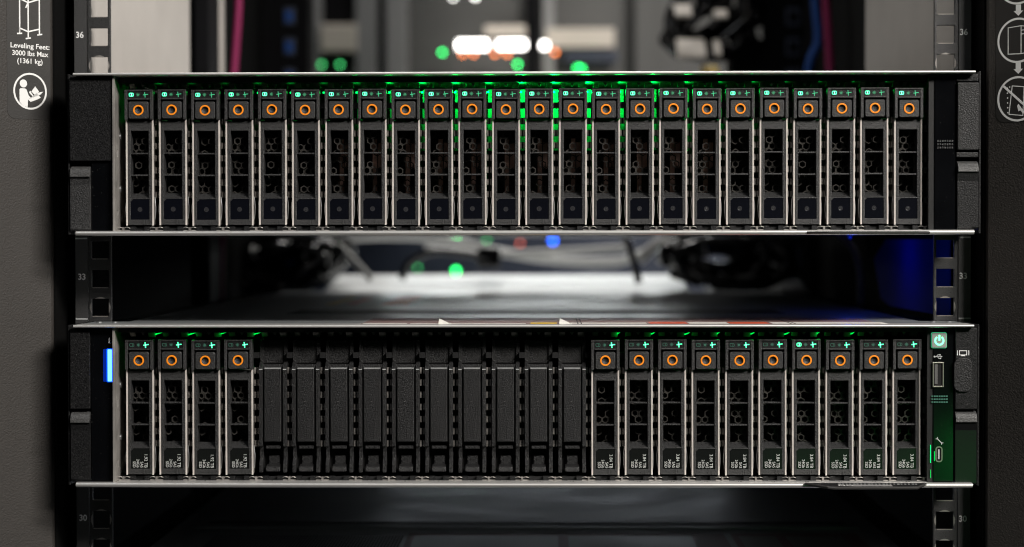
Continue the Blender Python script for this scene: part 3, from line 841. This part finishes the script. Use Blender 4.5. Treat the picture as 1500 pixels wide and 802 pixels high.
prof = [(-36.1,1.2),(-45.2,1.2),(-45.8,2),(-45.4,30),(-46.2,34),(-46.8,36.0)] + [(-46.8+6*math.sin(k/6*math.pi/2), 36.0+3.6*(1-math.cos(k/6*math.pi/2))) for k in range(1,7)] + [(-36.1,39.6)]
MB().prism_x(prof, 227.9, 239.4).build("finger_latch", "latch_gloss", sl, bevel=0.25)
latch_lip(sl, 227.9, 239.4, 39.0)

# stickers on the lid of the lower server
lidz = 85.75
def lid_patch(name, mt, px0, px1, py0, py1, h=0.12):
    """flat sticker on the lid; rows are turned into distances along the lid"""
    zw = LO[1] + lidz
    def yy(py):
        k = (354.3 - py)/FPX
        return (zw - CAM.z)/k*1.0 + CAM.y
    ya, yb = yy(py1), yy(py0)
    xa = at(px0, py1, ya).x - LO[0]; xb = at(px1, py1, ya).x - LO[0]
    return MB().box(xa, xb, ya, yb, lidz+0.01, lidz+0.01+h).build(name, mt, sl)
lid_patch("instruction_sheet", "sticker_grey", 528, 1290, 466, 475, 0.10)
lid_patch("printed_band", "sticker_white", 530, 595, 473.6, 474.8, 0.16)
lid_patch("printed_band", "sticker_white", 600, 770, 474.0, 474.8, 0.16)
lid_patch("printed_band", "sticker_yellow", 777, 816, 473.0, 474.9, 0.18)
lid_patch("printed_band", "sticker_white", 836, 948, 473.2, 474.8, 0.16)
lid_patch("printed_band", "sticker_red", 952, 1008, 472.2, 474.8, 0.16)
lid_patch("printed_band", "sticker_white", 1010, 1068, 472.4, 474.8, 0.16)
lid_patch("printed_band", "sticker_red", 1070, 1128, 472.4, 474.8, 0.16)
lid_patch("printed_band", "sticker_white", 1132, 1300, 472.6, 474.8, 0.16)
for x0, x1 in ((846,847.5),(851,852.5),(1158,1160),(1164,1166)):
    lid_patch("printed_line", "black_print", x0, x1, 466.5, 474.9, 0.2)
lid_patch("lid_groove", "plastic_dark", 420, 1150, 453.5, 459.5, 0.1)
lid_patch("caution_sticker", "sticker_red", 556, 596, 436, 447, 0.15)
lid_patch("caution_sticker", "sticker_yellow", 475, 492, 436, 446, 0.15)
lid_patch("caution_sticker", "far_beige", 930, 962, 438, 448, 0.15)
lid_patch("caution_sticker", "sticker_red", 505, 520, 437, 446, 0.15)
lid_patch("lid_plate", "lid_plate", 470, 1000, 433, 451, 0.08)
for px in (642, 819):                                         # lifted white sticker corners
    p = at(px, 475, -42); xx = p.x - LO[0]
    MB().add([(xx,-42,lidz+0.1),(xx+7,-43,lidz+0.1),(xx+3,-36,lidz+0.1),(xx+0.4,-40,lidz+3.2)], [(0,1,3),(1,2,3),(2,0,3),(0,2,1)]).build("lifted_corner", "sticker_white", sl)

# slide-out information tags below each server
def info_tag(s, server, px0, px1, py0, py1, depth, label, written):
    xa, xb = at(px0, py1, -54).x, at(px1, py1, -54).x
    z = at(px0, (py0+py1)/2, -54).z
    t = empty("information_tag", ((xa+xb)/2, -50.6, z))
    tag(t, label, "tag")
    hw = (xb-xa)/2
    n0 = 10.0
    P = [(-hw, 0), (-hw+n0, -depth), (-hw+n0+3, -depth-0.6), (hw-7, -depth), (hw, -1), (hw, 0.2), (-hw, 0.2)]
    MB().prism_z(P, -0.55, 0.55).build("tag_body", "tag_plastic", t, bevel=0.2)
    mb = MB(); mb.tube([(x, y, 0.1) for x, y in P[:5]], 0.75, 8, 0)
    mb.build("tag_rim", "tag_rim", t)
    MB().box(-hw+8, 8, -1.2, -0.8, 1.0, 1.4).build("tag_edge", "lip_steel", t)
    if written:
        o = text("DQ99T0F", 5.6, t, (-hw+27, -depth*0.62, 0.62), "white_print"); o.rotation_euler = (0, 0, 0)
        mb = MB()
        for k in range(22): mb.box(hw-46+k*1.9, hw-46+k*1.9+(0.9 if k % 4 else 1.4), -depth*0.34, -depth*0.24, 0.56, 0.66)
        mb.build("fine_print", "grey_print", t)
        MB().box(-8, 12, -depth*0.8, -depth*0.5, 0.56, 0.7).build("pale_stripe", "far_post", t)
    return t
info_tag(su, UP, 1184, 1362, 338, 345, 9, "thin clear edged pull-out tag under the upper server at right", False)
info_tag(sl, LO, 1181, 1357, 705, 716, 17, "dark pull-out tag with lettering under the lower server at right", True)

# green lamps on the bay electronics
def bay_lamp(s, x, y, z, energy, name="bay_led"):
    o = MB().box(x-0.5, x+0.5, y-0.4, y+0.4, z-0.4, z+0.4).build(name, "green_led", s)
    d = bpy.data.lights.new("bay_led_light", 'POINT'); d.energy = energy; d.color = (0.0, 1.0, 0.07); d.shadow_soft_size = 0.0008
    l = bpy.data.objects.new("bay_led_light", d); COL.objects.link(l); l.parent = s
    l.location = Vector((x, y-1.6, z))*MM
    return o
for i in range(1, 24):
    x = (i-12)*PITCH
    g = math.exp(-((i-12.6)/3.3)**2)
    bay_lamp(su, x-0.9, -24.0, 77.0, (0.0002 + 0.022*g)*random.uniform(0.45, 1.25))
    MB().box(x-1.35, x+1.35, -15, -14.4, 46, 79).build("glow_catcher", "catcher_white", su)  # pale plate added behind the gap to catch the green light
for i in (1, 2, 3, 4, 15, 16, 17, 18, 19, 20, 21, 22):
    x = (i-12)*PITCH - 2.4 + (i % 3)*0.9
    k = 1.0 if i < 5 else 0.55
    o = MB().prism_y([(x-2.0,80.9),(x-1.2,80.2),(x+0.2,80.6),(x+3.4*k,81.0),(x+0.4,80.0),(x-1.0,79.5),(x-1.6,79.9)], -31.2, -30.8).build("bay_led", "bay_glow", sl)
    d = bpy.data.lights.new("bay_led_light", 'POINT'); d.energy = 0.0003; d.color = (0.0, 1.0, 0.07); d.shadow_soft_size = 0.0008
    l = bpy.data.objects.new("bay_led_light", d); COL.objects.link(l); l.parent = sl; l.location = Vector((x+1, -32.5, 79.6))*MM

# ------------------------------------------------------------------ third server below, only its lid shows
s3 = tag(empty("rack_server", (BT[0], 0, BT[1])), "dark rack server at the bottom edge, only its lid in view", "server")
MB().prism_x(hemi(-50, -30, 84.3, 85.8), -236.6, 236.9).build("lid_lip", "lid_dark", s3, smooth=True)
ld = MB().box(-216.9, 216.9, -29.9, 640, 84.9, 85.75).build("lid", "lid_dark", s3, bevel=0.3)
MB().box(-216, 216, -48, 638, 1, 84.8).build("chassis", "plastic_dark", s3)
MB().box(-200, 200, 150, 156, 85.76, 86.3).build("lid_seam", "plastic_dark", ld)
MB().box(-205, 205, 128, 131, 85.76, 86.6).build("lid_seam", "lid_steel", ld)
mb = MB()
for k in range(420):
    mb.box(-186+ (k%60)*1.9, -186+(k%60)*1.9+1.2, 52+(k//60)*7, 56+(k//60)*7, 85.76, 86.0)
mb.build("vent_field", "plastic_dark", ld)
MB().box(-70, 120, 40, 108, 85.77, 85.9).build("instruction_sheet", "sticker_grey", ld)
MB().box(124, 200, 40, 108, 85.77, 85.9).build("instruction_sheet", "sticker_grey", ld)
for x0, x1 in ((-66,20),(26,100),(128,150),(156,190)):
    MB().box(x0, x1, 44, 96, 85.95, 86.05).build("printed_band", "lid_plate", ld)

# ------------------------------------------------------------------ behind the servers
# left rear: grey duct, magenta cable, black power strip
def P3(px, py, Y): return tuple(at(px, py, Y))
a = at(306, 50, 480); b = at(329, 50, 480)
tag(MB().prism_z([(a.x,480),(a.x,470),((a.x+b.x)/2,464),(b.x,470),(b.x,480)], 20, 520).build("cable_duct", "panel_grey", bevel=1.0), "pale grey upright duct beside the left side panel, behind", "duct")
tag(MB().tube([P3(352,-120,520), P3(350,0,520), P3(343,105,520), P3(334,240,520), P3(325,360,520), P3(323,470,520)], 3.0).build("network_cable", "cable_magenta", smooth=True), "magenta cable hanging behind the servers at left", "cable")
def power_strip(px0, px1, Y, label, blue):
    x0, x1 = at(px0, 50, Y).x, at(px1, 50, Y).x
    t = tag(empty("power_strip", ((x0+x1)/2, Y, -300)), label, "power strip", "power strips at the rack rear")
    h = (x1-x0)/2
    MB().box(-h, h, -25, 25, 0, 900).build("housing", "far_dark", t, bevel=2)
    for k in range(30):
        z = 12 + k*29
        o = MB().box(h*0.28, h*0.62, -27.5, -24.9, z, z+17).build("outlet", "far_navy", t, bevel=1)
        MB().box(h*0.34, h*0.56, -28.4, -27.4, z+3, z+13).build("socket", "cable_blue" if blue else "far_dark", o)
    return t
power_strip(358, 456, 830, "black upright power strip with rows of outlets at the left rear", True)
power_strip(1066, 1192, 850, "black upright power strip at the right rear behind blue cable", False)
tag(MB().tube([P3(1192,-120,560), P3(1194,0,560), P3(1198,60,560), P3(1184,105,560), P3(1180,240,560)], 3.6).build("network_cable", "cable_blue", smooth=True), "blue cable hanging behind the upper server at right", "cable")
tag(MB().tube([P3(1206,-120,545), P3(1210,0,545), P3(1216,105,545), P3(1222,300,545)], 3.6).build("network_cable", "cable_magenta", smooth=True), "magenta cable hanging behind the upper server at right", "cable")
a = at(1188, 50, 720); b = at(1270, 50, 720)
tag(MB().box(a.x, b.x, 720, 760, -400, 520).build("rack_post", "far_dark", bevel=1.5), "black upright post behind the right side panel", "post")
a = at(284, 50, 420); b = at(306, 50, 420)
tag(MB().box(a.x, b.x, 420, 470, -400, 520).build("rack_post", "far_dark", bevel=1.5), "black upright post behind the left side panel", "post")

# added blue sheet: the blue glow in the right gap is in its colour
tag(MB().prism_x([(7,-44),(7,-1),(215,-1),(262,-14),(235,-40),(200,-44)], 236.4, 237.2).build("blue_glow_panel", "blue_glow_sheet"), "deep blue sheet added for the blue glow on the right side panel between the servers", "panel")
bl = tag(MB().prism_z([(200+1.2*math.cos(k*math.pi/5), 130+1.2*math.sin(k*math.pi/5)) for k in range(10)], -0.6, 1.2).build("blue_fill_lamp", "lamp_blue_dim"), "tiny added blue lamp lighting the blue sheet, under the upper server near its right side", "lamp")  # invented source for the blue light on the sheet
d = bpy.data.lights.new("blue_fill_light", 'POINT'); d.energy = 0.006; d.color = (0.01, 0.07, 1.0); d.shadow_soft_size = 0.002
l = bpy.data.objects.new("blue_fill_light", d); COL.objects.link(l); l.location = (0.201, 0.128, -0.006)
tag(MB().tube([P3(1295,340,300), P3(1312,372,300), P3(1326,410,300), P3(1334,450,300)], 3.2).build("power_cable", "cable_black", smooth=True), "black cable crossing in front of the blue glow sheet", "cable")
tag(MB().tube([P3(1225,340,380), P3(1248,362,380), P3(1259,395,380), P3(1261,450,380)], 2.6).build("patch_cable", "cable_grey", smooth=True), "thin grey cable arching down to the lower server lid at right", "cable")

# coils of black cable
def coil(label, cx, cy, Y, rx, ry, n, r, grp, tilt=0.0, seed=1):
    rnd = random.Random(seed)
    c = at(cx, cy, Y); k = (Y-CAM.y)/FPX
    t = tag(empty("cable_coil", tuple(c)), label, "cable", grp)
    for j in range(n):
        pts = []
        ax = rx*k*rnd.uniform(0.5,1.05); az = ry*k*rnd.uniform(0.2,1.05); ph = rnd.uniform(0,6)
        for q in range(15):
            an = ph + 2*math.pi*q/14*0.97
            x = ax*math.cos(an) ; z = az*math.sin(an)
            pts.append((x*math.cos(tilt)-z*math.sin(tilt)+rnd.uniform(-3,3), (j-n/2)*4.0+rnd.uniform(-4,4), x*math.sin(tilt)+z*math.cos(tilt)+rnd.uniform(-3,3)))
        MB().tube(pts, r, 10, 5).build("cable_loop", "cable_black", t, smooth=True)
    for s in (-1, 1):  # pale pieces that stand for highlights on the coil
        MB().tube([(s*rx*k*0.4,-r*9,ry*k*0.75),(s*rx*k*0.42,-r*11,ry*k*0.5),(s*rx*k*0.4,-r*9,ry*k*0.2)], 1.4, 8, 4).build("coil_glint", "cable_grey", t, smooth=True)
    for q in range(8):  # more pale bits scattered as painted glints on the black loops
        a = rnd.uniform(0, 6.28); d = rnd.uniform(0.6, 1.0)
        c0 = Vector((rx*k*d*math.cos(a), -rnd.uniform(28, 52), ry*k*d*math.sin(a))); u = Vector((rnd.uniform(-1,1), 0, rnd.uniform(-1,1))).normalized()*rnd.uniform(2, 6)
        MB().tube([tuple(c0-u), tuple(c0+Vector((0,-1.5,1))), tuple(c0+u)], rnd.uniform(0.9, 1.8), 8, 3).build("coil_glint", "cable_grey", t, smooth=True)
    return t
coil("coiled black cables on the lower server lid at left rear", 418, 386, 720, 90, 38, 22, 4.4, "black cable coils", 0.18, 3)
coil("coiled black cables on the lower server lid at right rear", 1065, 380, 720, 92, 38, 24, 4.4, "black cable coils", -0.05, 5)
coil("coil of black cables above the upper server at right", 1040, 30, 820, 72, 66, 15, 4.8, "black cable coils", 0.5, 9)

for k, (x0, x1, y0, y1, mt, word) in enumerate(((993,1035,56,87,"far_beige","large pale tag on the black cable coil, above the upper server"),(989,1014,6,26,"far_beige","pale tag at the upper left of the black cable coil"),(1047,1057,58,84,"far_beige","narrow pale tag at the right of the large cable tag"),(1047,1066,16,28,"far_beige","small pale tag at the upper right of the black cable coil"),(1028,1053,98,110,"sticker_yellow","yellow tag just above the upper server behind"))):
    a = at(x0, y0, 745); b = at(x1, y1, 745)
    dz = a.z - b.z; q = 1.5*dz
    tag(MB().prism_x([(745,b.z),(745+q,a.z),(743+q,a.z+2.2),(743,b.z+2.2)], a.x, b.x).build("cable_tag", mt, bevel=0.5), word, "cable tag")

# grey cable bundle across the gap
def cable(pts, r, label, mt="cable_grey", name="patch_cable"):
    return tag(MB().tube([P3(*p) for p in pts], r, 12, 6).build(name, mt, smooth=True), label, "cable")
cable([(462,352,800),(560,346,800),(640,350,800),(716,366,800),(800,380,800),(890,384,800),(930,376,800),(985,350,800)], 4.6, "thick pale grey cable running across the rear gap")
cable([(622,364,770),(690,371,770),(716,374,770),(790,370,770),(870,366,770),(925,362,770)], 3.4, "pale grey cable passing through the black clamp")
cable([(488,352,700),(505,368,700),(526,390,700),(544,410,700)], 3.0, "short grey cable slanting beside the left black coil")
cable([(915,345,690),(924,368,690),(932,398,690),(936,415,690)], 3.6, "dark cable hanging across the pale cable at right", "cable_black")
cable([(588,410,760),(600,384,760),(632,370,760),(680,372,760),(716,380,760)], 3.6, "black cable curving over the white tray", "cable_black")
cable([(936,382,745),(960,360,745),(990,352,745),(1020,358,745)], 5.2, "grey cable bending into the right black coil")
c = at(716, 376, 760)
tag(MB().box(c.x-11, c.x+11, 758, 812, c.z-11, c.z+8).build("cable_clamp", "cable_black", bevel=3), "black clamp gripping the grey cables in the rear gap", "clamp")
# white tray behind the lower server
a = at(474, 430, 720); b = at(1010, 430, 720)
mb = MB(); zt = at(768, 408, 790).z; zb = at(768, 440, 700).z
mb.prism_x([(690,zb-6),(690,zb+2),(700,zb+7),(860,zt+2),(868,zt),(868,zb-6)], a.x, b.x)
tag(mb.build("cable_tray", "tray_white", bevel=2.0, seg=3), "white tray under the cables behind the lower server", "tray")
a = at(1045, 430, 740); b = at(1185, 430, 740); zt = at(1100, 414, 760).z
tag(MB().prism_x([(730,zb-8),(730,zt-10),(800,zt),(840,zt),(840,zb-8)], a.x, b.x).build("cable_tray", "tray_white", bevel=2.0), "shaded grey tray end behind the right black coil", "tray")

# opposite rack across the rear aisle
FY = 1500
opp = tag(empty("opposite_rack", (at(720,50,FY).x, FY, -700)), "blurred grey rack with lit devices across the rear aisle", "rack")
oz = 700; ox = at(720,50,FY).x
def far(name, mt, px0, px1, py0, py1, y0, y1, bevel=1.5, par=None):
    p = at(px0, py0, y0); q = at(px1, py1, y0)
    return MB().box(p.x-ox, q.x-ox, y0-FY, y1-FY, q.z+oz, p.z+oz).build(name, mt, par or opp, bevel=bevel)
far("door", "far_grey", 380, 1230, -300, 260, 1560, 1575)
far("door_lower", "far_navy", 380, 1230, 262, 640, 1555, 1575)
for x0, x1, mt in ((455,471,"far_post"),(520,552,"far_post"),(564,597,"far_post"),(795,812,"far_post"),(930,958,"far_grey")):
    far("door_post", mt, x0, x1, -300, 255, 1530, 1555)
far("door_gap", "far_dark", 553, 563, -300, 255, 1545, 1556)
far("door_gap", "far_dark", 770, 786, -300, 255, 1540, 1556)
far("device_and_shadow", "far_dark", 472, 519, -60, 34, 1540, 1556)
far("device_and_shadow", "far_beige", 470, 522, 36, 76, 1525, 1545)
far("device_and_shadow", "far_beige", 710, 770, 38, 52, 1525, 1545)
far("device_and_shadow", "far_beige", 800, 900, 42, 70, 1525, 1545)
far("device_and_shadow", "far_navy", 826, 905, 74, 92, 1530, 1550)  # dark bluish box painted in for a shadow, not a device
lampb = far("lamp_bar", "lamp_white", 670, 714, 60, 72, 1480, 1484, 0.5)
far("lamp_bar", "lamp_white", 729, 770, 60, 71, 1480, 1484, 0.5)
far("lamp_bar", "lamp_white", 793, 802, 62, 71, 1480, 1484, 0.5)
def led(px, py, mt, Y=1480, r=2.4):
    p = at(px, py, Y)
    MB().sphere((p.x-ox, p.y-FY, p.z+oz), r, 10).build("indicator_light", mt, opp)
for x, y in ((678,79),(694,79),(725,79),(743,79),(813,77)): led(x, y, "led_orange")
for x, y in ((648,77),(758,95),(846,100),(852,101)): led(x, y, "led_green")
for x, y in ((471,95),(498,95)): led(x, y, "led_green_dim")
led(668, 397, "led_green", 1400, 3.2); led(668, 346, "led_green", 1400, 3.0); led(810, 353, "led_blue", 1400, 3.4)
led(762, 357, "led_red", 1450, 2.0); led(612, 393, "led_green_dim", 1500, 1.8); led(713, 352, "led_green_dim", 1500, 1.8)
led(696, -4, "lamp_white", 1480, 2.6); led(664, -3, "lamp_white", 1480, 2.0)
